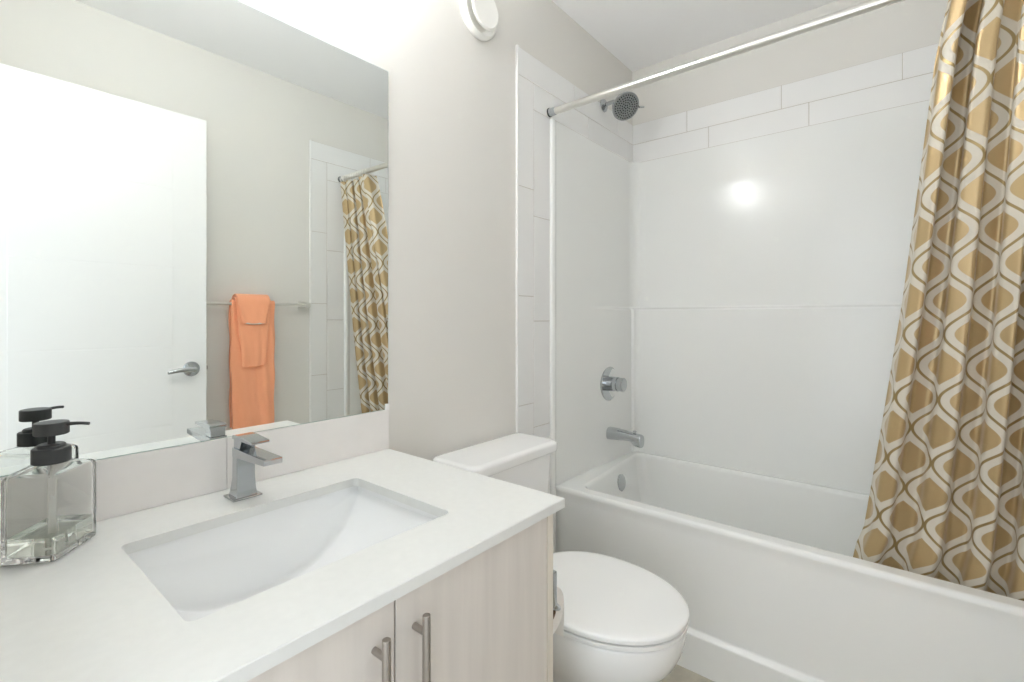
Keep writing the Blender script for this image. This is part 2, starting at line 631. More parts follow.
for x0, x1, hx in ((0.034, 0.4185, 0.386), (0.4215, 0.7865, 0.454)):
    bm = bmesh.new(); box(bm, x0, x1, -0.577, -0.558, 0.095, ZV - 0.003, 0.0008)
    dr = obj('cabinet_door', bm, 'wood', van, 30)
    bm = bmesh.new()
    hy = -0.604
    cyl(bm, (hx, hy, 0.505), (hx, hy, 0.722), 0.006, n=20, bev=0.0012)
    for z in (0.540, 0.696):
        cyl(bm, (hx, -0.577, z), (hx, hy, z), 0.0048, n=16)
    tag(obj('door_handle', bm, 'satin', dr), 'brushed nickel bar handle')

# countertop with a rectangular cut-out
SKX0, SKX1, SKY0, SKY1 = 0.2000, 0.632, -0.468, -0.153
def counter_mesh():
    bm = bmesh.new()
    r = 0.012
    outer = rrect(0.032, 0.8286, -0.5925, -0.001, 0.003, 0, 6)
    inner = rrect(SKX0, SKX1, SKY0, SKY1, r, 0, 6)
    def ring(pts, z):
        return [bm.verts.new((p.x, p.y, z)) for p in pts]
    zt, zb = ZCT, ZV
    def shrink(pts, d, sx0, sx1, sy0, sy1):
        cx, cy = (sx0 + sx1) / 2, (sy0 + sy1) / 2
        return [Vector((p.x - math.copysign(d, p.x - cx), p.y - math.copysign(d, p.y - cy), 0)) for p in pts]
    o_in = shrink(outer, 0.0015, 0.032, 0.8286, -0.5925, -0.001)
    i_out = shrink(inner, -0.0012, SKX0, SKX1, SKY0, SKY1)
    A = ring(o_in, zt); B = ring(outer, zt - 0.0015); Cc = ring(outer, zb)
    D = ring(i_out, zt); E_ = ring(inner, zt - 0.0012); F = ring(inner, zb)
    n = len(A)
    for j in range(n):
        k = (j + 1) % n
        bm.faces.new((D[j], D[k], A[k], A[j]))
        bm.faces.new((A[j], A[k], B[k], B[j]))
        bm.faces.new((B[j], B[k], Cc[k], Cc[j]))
        bm.faces.new((D[k], D[j], E_[j], E_[k]))
        bm.faces.new((E_[k], E_[j], F[j], F[k]))
        bm.faces.new((Cc[j], Cc[k], F[k], F[j]))
    return bm
tag(obj('countertop', counter_mesh(), 'counter', None, 30), 'white quartz countertop with a rectangular sink cut-out on the vanity', 'countertop')

# undermount sink: flat vertical front and back, bed curved from end to end
sink = thing('undermount_sink', (0.418, -0.31, 0.60), 'white rectangular undermount sink with a curved bed set under the counter', 'sink')
bm = bmesh.new()
sx0, sx1, sy0, sy1 = SKX0 - 0.010, SKX1 + 0.010, SKY0 - 0.010, SKY1 + 0.010
NX, NY = 60, 40
Zt = ZV - 0.0005
def bed(u, v):
    # u, v in -1..1 ; end-to-end trough, steep front and back with a small cove
    d = 0.134 * (1 - abs(u) ** 3.0)
    side = 1 - max(0.0, (abs(v) - 0.86) / 0.14) ** 3.0
    return 0.014 + d * (0.25 + 0.75 * side) if abs(v) < 1 else 0.014 + d * 0.25
grid = []
for i in range(NX + 1):
    u = -math.cos(PI * i / NX)
    row = []
    for j in range(NY + 1):
        v = -math.cos(PI * j / NY)
        xx = (sx0 + sx1) / 2 + u * (sx1 - sx0) / 2
        yy = (sy0 + sy1) / 2 + v * (sy1 - sy0) / 2 * (1 - 0.0)
        row.append(bm.verts.new((xx, yy, Zt - bed(u, v))))
    grid.append(row)
for i in range(NX):
    for j in range(NY):
        bm.faces.new((grid[i][j], grid[i + 1][j], grid[i + 1][j + 1], grid[i][j + 1]))
border = [grid[i][0] for i in range(NX + 1)] + [grid[NX][j] for j in range(1, NY + 1)] + [grid[i][NY] for i in range(NX - 1, -1, -1)] + [grid[0][j] for j in range(NY - 1, 0, -1)]
topr = [bm.verts.new((v.co.x, v.co.y, Zt)) for v in border]
cxm, cym = (sx0 + sx1) / 2, (sy0 + sy1) / 2
flg = [bm.verts.new((v.co.x + math.copysign(0.014, v.co.x - cxm) * (abs(v.co.x - cxm) > (sx1 - sx0) / 2 - 1e-4), v.co.y + math.copysign(0.014, v.co.y - cym) * (abs(v.co.y - cym) > (sy1 - sy0) / 2 - 1e-4), Zt)) for v in border]
nb = len(border)
for j in range(nb):
    k = (j + 1) % nb
    bm.faces.new((border[j], border[k], topr[k], topr[j]))
    bm.faces.new((topr[j], topr[k], flg[k], flg[j]))
obj('basin', bm, 'porcelain', sink, 55)
bm = bmesh.new()
lathe(bm, (0.418, -0.31, Zt - 0.147), (0, 0, 1), [(0, 0.030), (0.003, 0.030), (0.004, 0.026), (0.002, 0.02), (0.006, 0.019), (0.008, 0.0)], 30)
obj('drain', bm, 'chrome', sink)

# ------------------------------------------------------------------ faucet
fx, fy = 0.4185, -0.076
fau = thing('faucet', (fx, fy, ZCT), 'square chrome single-lever faucet standing behind the sink', 'faucet')
bm = bmesh.new(); box(bm, fx - 0.028, fx + 0.028, fy - 0.025, fy + 0.026, ZCT + 0.0002, ZCT + 0.004, 0.001); obj('base_plate', bm, 'chrome', fau)
def quad_loft(secs):
    bm = bmesh.new()
    rr = []
    for (x0, x1, y0, y1, z) in secs:
        rr.append(rrect(x0, x1, y0, y1, 0.0015, z, 4))
    loft(bm, rr)
    return bm
bm = quad_loft([(fx - 0.021, fx + 0.021, fy - 0.019, fy + 0.019, ZCT + 0.004), (fx - 0.019, fx + 0.019, fy - 0.017, fy + 0.015, ZCT + 0.016),
                (fx - 0.0175, fx + 0.0175, fy - 0.015, fy + 0.010, ZCT + 0.040), (fx - 0.0172, fx + 0.0172, fy - 0.014, fy + 0.009, ZCT + 0.093)])
obj('body', bm, 'chrome', fau)
def slab(x0, x1, pts_top, pts_bot, bev=0.001):
    """extrude a side profile (y,z list) across x"""
    bm = bmesh.new()
    prof = pts_top + pts_bot[::-1]
    a = [bm.verts.new((x0, y, z)) for y, z in prof]
    b = [bm.verts.new((x1, y, z)) for y, z in prof]
    n = len(a)
    for j in range(n):
        k = (j + 1) % n
        bm.faces.new((a[j], a[k], b[k], b[j]))
    bm.faces.new(a[::-1]); bm.faces.new(b)
    if bev:
        bmesh.ops.recalc_face_normals(bm, faces=bm.faces)
        es = [e for e in bm.edges if len(e.link_faces) == 2 and e.calc_face_angle(0) > 0.5]
        bmesh.ops.bevel(bm, geom=es, offset=bev, segments=2, affect='EDGES', profile=0.5)
    return bm
obj('spout', slab(fx - 0.0175, fx + 0.0175, [(fy + 0.010, 0.8785), (fy - 0.134, 0.8785)], [(fy + 0.010, 0.860), (fy - 0.02, 0.861), (fy - 0.134, 0.8675)], 0.0007), 'chrome', fau)
neck = slab(fx - 0.0150, fx + 0.0150, [(fy + 0.008, 0.897), (fy - 0.030, 0.897)], [(fy + 0.008, 0.8786), (fy - 0.020, 0.8786)], 0.0007)
lev = obj('lever', slab(fx - 0.0175, fx + 0.0175, [(fy + 0.010, 0.9035), (fy - 0.005, 0.9060), (fy - 0.030, 0.9060), (fy - 0.080, 0.9025)], [(fy + 0.010, 0.8965), (fy - 0.012, 0.8965), (fy - 0.035, 0.8970), (fy - 0.080, 0.8975)], 0.0007), 'chrome', fau)
obj('neck', neck, 'chrome', lev)

# ------------------------------------------------------------------ soap dispenser
bx_, by_ = 0.1295, -0.090
soap = thing('soap_dispenser', (bx_, by_, ZCT), 'clear square glass soap dispenser with a black pump on the counter', 'soap dispenser')
ang = math.radians(49)
def brect(hx, hy, r, z, n=5):
    pts = rrect(-hx, hx, -hy, hy, r, z, n)
    return [Vector((bx_ + p.x * math.cos(ang) - p.y * math.sin(ang), by_ + p.x * math.sin(ang) + p.y * math.cos(ang), p.z)) for p in pts]
def bottle_rings(d, zo):
    zb = ZCT + 0.0003
    hx, hy = 0.049 - d, 0.036 - d
    pr = [(hx - 0.005, hy - 0.005, 0.004, zb + zo), (hx - 0.001, hy - 0.001, 0.006, zb + zo + 0.002), (hx, hy, 0.007, zb + zo + 0.006),
          (hx, hy, 0.007, zb + 0.122), (hx - 0.001, hy - 0.001, 0.007, zb + 0.127), (hx - 0.006, hy - 0.005, 0.007, zb + 0.131 - d * .3),
          (0.026 - d, 0.026 - d, 0.020 - d, zb + 0.136 - d * .3), (0.019 - d, 0.019 - d, 0.0185 - d, zb + 0.139), (0.0185 - d, 0.0185 - d, 0.018 - d, zb + 0.146)]
    return [brect(*p) for p in pr]
bm = bmesh.new()
ro = bottle_rings(0, 0)
ri = bottle_rings(0.0045, 0.009)
loft(bm, ro + ri[::-1], True, True)
bot = obj('glass_bottle', bm, 'glass', soap, 40)
bm = bmesh.new()
hx, hy = 0.049 - 0.0047, 0.036 - 0.0047
zb = ZCT + 0.0095
loft(bm, [brect(hx - 0.005, hy - 0.005, 0.004, zb), brect(hx - 0.001, hy - 0.001, 0.006, zb + 0.002), brect(hx, hy, 0.007, zb + 0.006), brect(hx, hy, 0.007, zb + 0.028)])
obj('soap_liquid', bm, 'liquid', soap, 40)
bm = bmesh.new(); cyl(bm, (bx_ + 0.004, by_ - 0.004, ZCT + 0.012), (bx_, by_, ZCT + 0.15), 0.0025, n=12); obj('dip_tube', bm, 'ring', soap)
zc0 = ZCT + 0.139
bm = bmesh.new()
lathe(bm, (bx_, by_, zc0), (0, 0, 1), [(0, 0.0228), (0.001, 0.0238), (0.022, 0.0238), (0.0235, 0.0225), (0.0238, 0.018), (0.0275, 0.017), (0.0290, 0.015), (0.0292, 0.008), (0.0292, 0.0)], 40)
pump = obj('pump_collar', bm, 'black', soap)
bm = bmesh.new(); cyl(bm, (bx_, by_, zc0 + 0.028), (bx_, by_, zc0 + 0.046), 0.0048, n=20); obj('pump_stem', bm, 'black', soap)
bm = bmesh.new()
zc1 = zc0 + 0.0435
lathe(bm, (bx_, by_, zc1), (0, 0, 1), [(0, 0.0205), (0.001, 0.0214), (0.0175, 0.0214), (0.019, 0.0205), (0.0195, 0.018), (0.0198, 0.0)], 40)
head = obj('pump_head', bm, 'black', soap)
bm = bmesh.new()
dx, dy = Vector((0.040, -0.029)).normalized()
pts = []
for k in range(9):
    t = k / 8
    L = 0.016 + 0.034 * t
    pts.append((bx_ + dx * L, by_ + dy * L, zc1 + 0.0145 + 0.0015 * math.sin(t * PI * .9) - 0.0010 * t))
tube(bm, pts, [0.0036, 0.0032, 0.0029, 0.0027, 0.0026, 0.0025, 0.0025, 0.0025, 0.0025], 12)
obj('pump_nozzle', bm, 'black', head)

# ------------------------------------------------------------------ toilet
tcx = 1.163
toi = thing('toilet', (tcx, -0.36, FZ), 'white two-piece toilet with closed lid between the vanity and the tub', 'toilet')
def egg(hw, yf, yb, z, cx=tcx, n=56, ym=None, pb=2.6):
    """closed loop, front tip yf, back yb, half width hw"""
    ym = -0.47 if ym is None else ym
    pts = []
    for k in range(n):
        t = 2 * PI * k / n
        cc, ss = math.cos(t), math.sin(t)
        if ss < 0:      # front
            p = 2.08
            x = hw * math.copysign(abs(cc) ** (2 / p), cc)
            y = ym - (ym - yf) * abs(ss) ** (2 / p)
        else:
            x = hw * math.copysign(abs(cc) ** (2 / pb), cc) * (1 - 0.16 * abs(ss) ** 2)
            y = ym + (yb - ym) * abs(ss) ** (2 / pb)
        pts.append(Vector((cx + x, y, z)))
    return pts
bm = bmesh.new()
loft(bm, [egg(0.105, -0.60, -0.16, FZ, ym=-0.40, pb=3), egg(0.108, -0.60, -0.15, -0.02, ym=-0.40, pb=3), egg(0.098, -0.575, -0.15, 0.03, ym=-0.40, pb=3),
          egg(0.094, -0.56, -0.15, 0.14, ym=-0.40, pb=3), egg(0.122, -0.610, -0.15, 0.20, ym=-0.43, pb=3), egg(0.152, -0.660, -0.15, 0.25, ym=-0.45, pb=3),
          egg(0.170, -0.690, -0.15, 0.29, pb=3), egg(0.178, -0.703, -0.15, 0.32, pb=3), egg(0.182, -0.709, -0.15, 0.345, pb=3), egg(0.183, -0.711, -0.15, 0.370, pb=3), egg(0.180, -0.706, -0.152, 0.3755, pb=3),
          egg(0.172, -0.698, -0.155, 0.377, pb=3)])
obj('bowl', bm, 'porcelain', toi, 50)
bm = bmesh.new()
loft(bm, [egg(0.182, -0.711, -0.262, 0.3785), egg(0.186, -0.715, -0.258, 0.3805), egg(0.187, -0.716, -0.256, 0.3895), egg(0.184, -0.713, -0.259, 0.3915)])
obj('seat', bm, 'seat', toi, 50)
bm = bmesh.new()
loft(bm, [egg(0.183, -0.712, -0.256, 0.3935), egg(0.187, -0.716, -0.252, 0.396), egg(0.188, -0.717, -0.251, 0.404), egg(0.186, -0.715, -0.253, 0.408), egg(0.180, -0.708, -0.259, 0.4105), egg(0.165, -0.690, -0.272, 0.4118), egg(0.08, -0.58, -0.35, 0.4130)])
obj('lid', bm, 'seat', toi, 50)
for sx in (-0.075, 0.075):
    bm = bmesh.new()
    cyl(bm, (tcx + sx - 0.022, -0.243, 0.392), (tcx + sx + 0.022, -0.243, 0.392), 0.011, n=20, bev=0.002)
    obj('hinge', bm, 'seat', toi)
bm = bmesh.new()
tk = tcx + 0.018
tw = 0.200
loft(bm, [rrect(tk - .165, tk + .165, -0.175, -0.030, 0.03, 0.372), rrect(tk - .178, tk + .178, -0.182, -0.026, 0.03, 0.42), rrect(tk - tw + .01, tk + tw - .01, -0.190, -0.022, 0.03, 0.62), rrect(tk - tw + .006, tk + tw - .006, -0.192, -0.022, 0.03, 0.690)])
tank = obj('tank', bm, 'porcelain', toi, 50)
bm = bmesh.new()
a0, a1, b0, b1 = tk - 0.215, tk + 0.215, -0.206, -0.010
loft(bm, [rrect(a0 + .008, a1 - .008, b0 + .008, b1 - .004, 0.03, 0.686), rrect(a0 + .002, a1 - .002, b0 + .002, b1, 0.034, 0.689), rrect(a0, a1, b0, b1, 0.035, 0.696), rrect(a0, a1, b0, b1, 0.035, 0.712),
          rrect(a0 + .002, a1 - .002, b0 + .002, b1 - .002, 0.035, 0.718), rrect(a0 + .008, a1 - .008, b0 + .008, b1 - .008, 0.032, 0.7225), rrect(a0 + .02, a1 - .02, b0 + .02, b1 - .02, 0.025, 0.7245)])
obj('tank_lid', bm, 'porcelain', toi, 50)

# ------------------------------------------------------------------ toilet paper on the side of the vanity
vx = 0.8085
ph = thing('toilet_paper_holder', (vx, -0.50, 0.47), 'chrome toilet paper holder fixed to the side panel of the vanity', 'toilet paper holder')
bm = bmesh.new(); box(bm, vx + 0.0002, vx + 0.019, -0.575, -0.550, 0.553, 0.625, 0.004); obj('mount_plate', bm, 'chrome', ph)
rc = Vector((vx + 0.054, 0, 0.518))
bm = bmesh.new(); tube(bm, [(vx + 0.010, -0.552, 0.565), (vx + 0.022, -0.554, 0.558), (vx + 0.036, -0.555, 0.540), (rc.x, -0.552, rc.z + 0.006), (rc.x, -0.540, rc.z), (rc.x, -0.43, rc.z)], 0.0064, 14); obj('arm', bm, 'chrome', ph)
roll = thing('toilet_paper_roll', (rc.x, -0.485, 0.427), 'white toilet paper roll with a hanging sheet beside the vanity', 'toilet paper roll')
bm = bmesh.new()
ax_n = 44
def ring_y(r, y):
    return [Vector((rc.x + r * math.cos(2 * PI * k / ax_n), y, rc.z - 0.013 + r * math.sin(2 * PI * k / ax_n))) for k in range(ax_n)]
loft(bm, [ring_y(0.0205, -0.533), ring_y(0.052, -0.533), ring_y(0.053, -0.531), ring_y(0.053, -0.437), ring_y(0.052, -0.435), ring_y(0.0205, -0.435)], False, False)
rb = obj('paper', bm, 'paper', roll, 50)
bm = bmesh.new()
loft(bm, [ring_y(0.0203, -0.5335), ring_y(0.0203, -0.4345), ring_y(0.0190, -0.4345), ring_y(0.0190, -0.5335), ring_y(0.0203, -0.5335)], False, False)
tag(obj('core', bm, 'card', roll, 50), 'brown cardboard core')
bm = bmesh.new()
sh = []
for k in range(16):
    t = k / 15
    sh.append((rc.x + 0.0535 + 0.002 * math.sin(t * 5), rc.z - 0.013 - 0.078 * t))
loft(bm, [[Vector((px, -0.532, pz)) for px, pz in sh] + [Vector((px - 0.0008, -0.532, pz)) for px, pz in sh[::-1]], [Vector((px, -0.436, pz)) for px, pz in sh] + [Vector((px - 0.0008, -0.436, pz)) for px, pz in sh[::-1]]])
obj('hanging_sheet', bm, 'paper', roll, 40)

# ------------------------------------------------------------------ tub and shower fittings
PXF = 2.088
yp = -ST
val = thing('shower_valve', (PXF, yp, 0.83), 'round chrome shower valve plate with a cylinder handle on the surround', 'shower valve')
zv = 0.828
bm = bmesh.new()
lathe(bm, (PXF, yp - 0.0003 - 0.0, zv), (0, -1, 0), [(0.0, 0.081), (0.009, 0.081), (0.011, 0.078), (0.010, 0.074), (0.008, 0.03), (0.008, 0.0)], 56)
obj('escutcheon', bm, 'chrome', val)
bm = bmesh.new()
lathe(bm, (PXF, yp, zv), (0, -1, 0), [(0.007, 0.035), (0.034, 0.035), (0.035, 0.032), (0.038, 0.0315), (0.040, 0.034), (0.054, 0.034), (0.055, 0.030), (0.058, 0.0295), (0.060, 0.032), (0.082, 0.032), (0.085, 0.029), (0.0855, 0.0)], 40)
hd = obj('handle', bm, 'chrome', val)

spo = thing('tub_spout', (PXF, yp, 0.59), 'chrome tub spout with a diverter knob below the shower valve', 'tub spout')
zs = 0.592
bm = bmesh.new()
rr = []
for (d, rx, zt, zbm) in ((0.0, 0.030, 0.029, -0.029), (0.004, 0.0305, 0.0295, -0.0295), (0.04, 0.030, 0.0285, -0.027), (0.09, 0.029, 0.024, -0.022), (0.125, 0.0275, 0.019, -0.021), (0.138, 0.0270, 0.018, -0.040), (0.168, 0.0265, 0.015, -0.045), (0.173, 0.024, 0.011, -0.043)):
    pts = []
    for k in range(28):
        t = 2 * PI * k / 28
        s_ = math.sin(t)
        z = zs + (zt + zbm) / 2 + (zt - zbm) / 2 * math.copysign(abs(s_) ** 0.75, s_)
        pts.append(Vector((PXF + rx * math.copysign(abs(math.cos(t)) ** 0.75, math.cos(t)), yp - 0.0003 - d, z)))
    rr.append(pts)
loft(bm, rr)
sb = obj('spout_body', bm, 'chrome', spo, 50)
bm = bmesh.new(); lathe(bm, (PXF, yp - 0.138, zs + 0.012), (0, 0, 1), [(0, 0.004), (0.010, 0.004), (0.011, 0.008), (0.016, 0.008), (0.017, 0.006), (0.017, 0.0)], 20); obj('diverter_knob', bm, 'chrome', spo)

shw = thing('wall_shower', (2.05, 0, 2.12), 'round chrome shower head on a short wall arm above the surround', 'shower head')
SHX = 2.055
bm = bmesh.new(); lathe(bm, (SHX, -0.0085, 2.150), (0, -1, 0), [(0.0, 0.031), (0.003, 0.031), (0.008, 0.026), (0.014, 0.014), (0.016, 0.011)], 36); obj('wall_flange', bm, 'chrome', shw)
bm = bmesh.new()
hc = Vector((2.063, -0.118, 2.118))
nrm = Vector((-0.42, -0.62, -0.66)).normalized()
tube(bm, [(SHX, -0.012, 2.150), (SHX, -0.035, 2.153), (SHX + 0.001, -0.060, 2.154), (SHX + 0.004, -0.082, 2.149), tuple(hc - nrm * 0.040)], 0.0095, 16)
obj('arm', bm, 'chrome', shw)
bm = bmesh.new()
lathe(bm, hc - nrm * 0.046, nrm, [(0, 0.008), (0.004, 0.014), (0.014, 0.017), (0.022, 0.020), (0.028, 0.034), (0.033, 0.054), (0.037, 0.063), (0.046, 0.065), (0.0505, 0.063), (0.051, 0.058), (0.0505, 0.0)], 52)
shead = obj('spray_head', bm, 'chrome', shw)
bm = bmesh.new()
_, a, b = basis(nrm)
fc = hc + nrm * 0.0045
for rr_, nn in ((0.008, 5), (0.019, 11), (0.030, 17), (0.041, 23), (0.052, 29)):
    for k in range(nn):
        t = 2 * PI * k / nn + rr_ * 60
        p = fc + (a * math.cos(t) + b * math.sin(t)) * rr_
        lathe(bm, p, nrm, [(0, 0.0034), (0.0018, 0.0030), (0.0022, 0.0)], 8)
tag(obj('spray_nozzles', bm, 'nozzle', shead), 'dark rubber nozzles')
bm = bmesh.new(); tube(bm, [tuple(hc + Vector((0.045, -0.045, 0.0)) * 1.0), tuple(hc + Vector((0.062, -0.062, 0.002)))], [0.005, 0.004], 10); obj('spray_lever', bm, 'chrome', shw)

# ------------------------------------------------------------------ curtain rod, rings, curtain
RZ = 1.969
RA, RB = Vector((1.606, -0.0085, RZ)), Vector((1.590, -W + 0.0215, RZ))
rod = thing('curtain_rod', (1.6, -0.76, RZ), 'straight brushed metal curtain rod spanning the opening above the tub', 'curtain rod')
bm = bmesh.new(); cyl(bm, RA + Vector((0, -0.012, 0)), RB + Vector((0, 0.012, 0)), 0.0140, n=28); obj('pole', bm, 'rod', rod)
RA2 = Vector((RA.x, -0.0085, RZ)); RB2 = Vector((RB.x, -W + 0.0085, RZ))
for p, sg in ((RA2, -1), (RB2, 1)):
    bm = bmesh.new(); lathe(bm, p, (0, sg, 0), [(0, 0.0168), (0.010, 0.0165), (0.030, 0.0155), (0.032, 0.0140)], 30)
    f_ = obj('end_mount', bm, 'chrome', rod)
    bm = bmesh.new(); lathe(bm, p, (0, sg, 0), [(0.0002, 0.0180), (0.005, 0.0180), (0.0062, 0.0165)], 30); obj('rubber_foot', bm, 'nozzle', f_)

cur = thing('shower_curtain', (1.6, -1.35, 0.40), 'gold and cream ogee-patterned satin shower curtain gathered at the open side of the tub', 'shower curtain')
def yl_edge(z):
    P_ = [(2.00, -1.232), (1.93, -1.205), (1.80, -1.182), (1.50, -1.150), (1.19, -1.116), (0.90, -1.078), (0.65, -1.044), (0.52, -1.026), (0.46, -1.006), (0.40, -0.996)]
    for (za, ya), (zb_, yb_) in zip(P_, P_[1:]):
        if z >= zb_:
            t = (z - zb_) / (za - zb_)
            return yb_ + (ya - yb_) * t
    return P_[-1][1]
NU, NV = 420, 110
ZT_, ZB_ = 1.945, 0.395
CL = 0.77          # width of cloth, kept constant from top to hem
NF = 5.0
def cloth_row(z, t, amp):
    y0, y1 = yl_edge(z), -1.497
    xb0 = 1.598 + (1.772 - 1.598) * (t ** 1.05)
    out = []
    for i in range(NU + 1):
        s = i / NU
        ph_ = 2 * PI * (NF * s + 0.10 * math.sin(2 * PI * 1.3 * s + 0.8) + 0.05 * math.sin(3.0 * t + 5 * s)) + PI * 0.42
        a_ = amp * (1.0 + 0.28 * math.sin(7.3 * s + 1.0 + 1.5 * t) + 0.18 * math.sin(4.5 * t + 11 * s))
        yy = y0 + (y1 - y0) * s + 0.30 * amp * math.sin(2 * ph_ + 0.5) * sstep(s / 0.06) * sstep((1 - s) / 0.05) * (1 - 0.5 * t)
        xx = xb0 + a_ * math.sin(ph_) + 0.006 * math.sin(3.2 * s + 2.2 * t) - 0.022 * s * t
        xx += 0.10 * a_ * math.sin(3 * ph_ + 1.0)
        out.append((xx, yy))
    return out
def row_length(r):
    return sum(math.hypot(r[i + 1][0] - r[i][0], r[i + 1][1] - r[i][1]) for i in range(NU))
bm = bmesh.new()
uvl = bm.loops.layers.uv.new('cloth')
gridc = []
for j in range(NV + 1):
    t = j / NV
    z = ZT_ + (ZB_ - ZT_) * t
    lo, hi = 0.002, 0.06
    for _ in range(14):
        mid = (lo + hi) / 2
        if row_length(cloth_row(z, t, mid)) > CL:
            hi = mid
        else:
            lo = mid
    r_ = cloth_row(z, t, lo)
    acc = 0.0
    row = []
    for i in range(NU + 1):
        if i:
            acc += math.hypot(r_[i][0] - r_[i - 1][0], r_[i][1] - r_[i - 1][1])
        row.append((bm.verts.new((r_[i][0], r_[i][1], z)), acc + 0.045, z + 0.03))
    gridc.append(row)
for j in range(NV):
    for i in range(NU):
        q = (gridc[j][i], gridc[j + 1][i], gridc[j + 1][i + 1], gridc[j][i + 1])
        f = bm.faces.new([v[0] for v in q])
        for lp, v in zip(f.loops, q):
            lp[uvl].uv = (v[1], v[2])
cloth = obj('curtain_cloth', bm, 'curtain', cur, 180, recalc=False)
sol = cloth.modifiers.new('thickness', 'SOLIDIFY')
sol.thickness = 0.0012
nr = 11
for k in range(nr):
    y = -1.238 - (1.480 - 1.238) * k / (nr - 1)
    tt = (y - RA.y) / (RB.y - RA.y)
    cx = RA.x + (RB.x - RA.x) * tt
    bm = bmesh.new()
    pts = []
    for q in range(25):
        t = 2 * PI * q / 24
        pts.append((cx + 0.0175 * math.cos(t), y + 0.004 * math.sin(t), RZ - 0.006 + 0.0235 * math.sin(t)))
    tube(bm, pts, 0.0018, 8)
    obj('curtain_ring', bm, 'ring', cur)

# ------------------------------------------------------------------ round vent on the wall
vent = thing('wall_vent', (1.205, 0, 2.175), 'round white air vent high on the wall right of the mirror', 'air vent')
vc = Vector((1.193, -0.0002, 2.170))
bm = bmesh.new()
lathe(bm, vc, (0, -1, 0), [(0, 0.082), (0.003, 0.085), (0.012, 0.085), (0.020, 0.081), (0.024, 0.075), (0.022, 0.068), (0.012, 0.060), (0.004, 0.056), (0.003, 0.0)], 64)
obj('outer_ring', bm, 'plastic', vent)
bm = bmesh.new()
lathe(bm, vc, (0, -1, 0), [(0.018, 0.020), (0.028, 0.050), (0.034, 0.062), (0.038, 0.0645), (0.042, 0.063), (0.044, 0.057), (0.0425, 0.052), (0.042, 0.0)], 64)
obj('inner_disc', bm, 'plastic', vent)
bm = bmesh.new(); cyl(bm, vc + Vector((0, -0.003, 0)), vc + Vector((0, -0.016, 0)), 0.018, n=24); obj('spindle', bm, 'dark', vent)

# ------------------------------------------------------------------ vanity light above the mirror (lights the room)
vl = thing('vanity_light', (0.47, 0, 2.12), 'lit three-shade chrome vanity light on the wall above the mirror', 'wall light')
bm = bmesh.new(); box(bm, 0.24, 0.74, -0.022, -0.0005, 2.18, 2.24, 0.004); obj('back_plate', bm, 'chrome', vl)
for x_ in (0.31, 0.49, 0.67):
    bm = bmesh.new(); tube(bm, [(x_, -0.02, 2.21), (x_, -0.07, 2.21), (x_, -0.085, 2.215), (x_, -0.095, 2.208)], 0.007, 12); obj('arm', bm, 'chrome', vl)
    bm = bmesh.new(); lathe(bm, (x_, -0.095, 2.170), (0, 0, -1), [(0.002, 0.040), (0.0, 0.042), (0.0, 0.044), (0.09, 0.045), (0.094, 0.043), (0.095, 0.0)], 30, False, True)
    obj('glass_shade', bm, 'bulb', vl)
    bm = bmesh.new(); lathe(bm, (x_, -0.095, 2.205), (0, 0, -1), [(0.0, 0.006), (0.004, 0.014), (0.014, 0.022), (0.028, 0.024), (0.042, 0.018), (0.05, 0.0)], 24)
    obj('lamp_bulb', bm, 'filament', vl)

# ------------------------------------------------------------------ door (open, parallel to the towel wall)
DF, DB = -1.353, -1.388
dr = bmesh.new()
X0, X1 = 0.061, 0.823
box(dr, X0, X1, DB, DF + 0.0, FZ + 0.010, 2.040, 0.0015)
door = struct('door_1', dr, 'door', 30)
for k in range(6):
    z0, z1 = 0.34 * k + 0.003, 0.34 * (k + 1) - 0.003
    bm = bmesh.new(); box(bm, 0.192, 0.692, DF - 0.002, DF + 0.0010, max(z0, 0.10), min(z1, 1.96), 0.0009, 2)
    obj('door_panel', bm, 'door', door, 20)
hz = 0.915
bm = bmesh.new()
hxk = 0.762
lathe(bm, (hxk, DF, hz), (0, 1, 0), [(0.0003, 0.033), (0.004, 0.033), (0.008, 0.030), (0.010, 0.02), (0.012, 0.012), (0.034, 0.011), (0.036, 0.0)], 36)
hnd = obj('door_handle', bm, 'chrome', door)
bm = bmesh.new()
tube(bm, [(hxk + 0.004, DF + 0.040, hz), (hxk - 0.01, DF + 0.042, hz + 0.001), (hxk - 0.03, DF + 0.043, hz + 0.002), (hxk - 0.06, DF + 0.043, hz), (hxk - 0.085, DF + 0.042, hz - 0.004), (hxk - 0.100, DF + 0.040, hz - 0.007)], [0.012, 0.012, 0.0105, 0.0095, 0.0085, 0.007], 16)
obj('lever', bm, 'chrome', hnd)
bm = bmesh.new(); box(bm, X1 + 0.0002, X1 + 0.002, DB + 0.006, DF - 0.006, hz - 0.03, hz + 0.03, 0.0004); box(bm, X1 + 0.001, X1 + 0.010, DB + 0.012, DF - 0.012, hz - 0.009, hz + 0.009, 0.002); obj('latch', bm, 'satin', door)
for hz_ in (0.25, 1.05, 1.82):
    bm = bmesh.new(); cyl(bm, (0.050, DB + 0.018, hz_ - 0.045), (0.050, DB + 0.018, hz_ + 0.045), 0.006, n=14); box(bm, 0.046, 0.0605, DB + 0.014, DB + 0.022, hz_ - 0.045, hz_ + 0.045); obj('hinge', bm, 'satin', door)

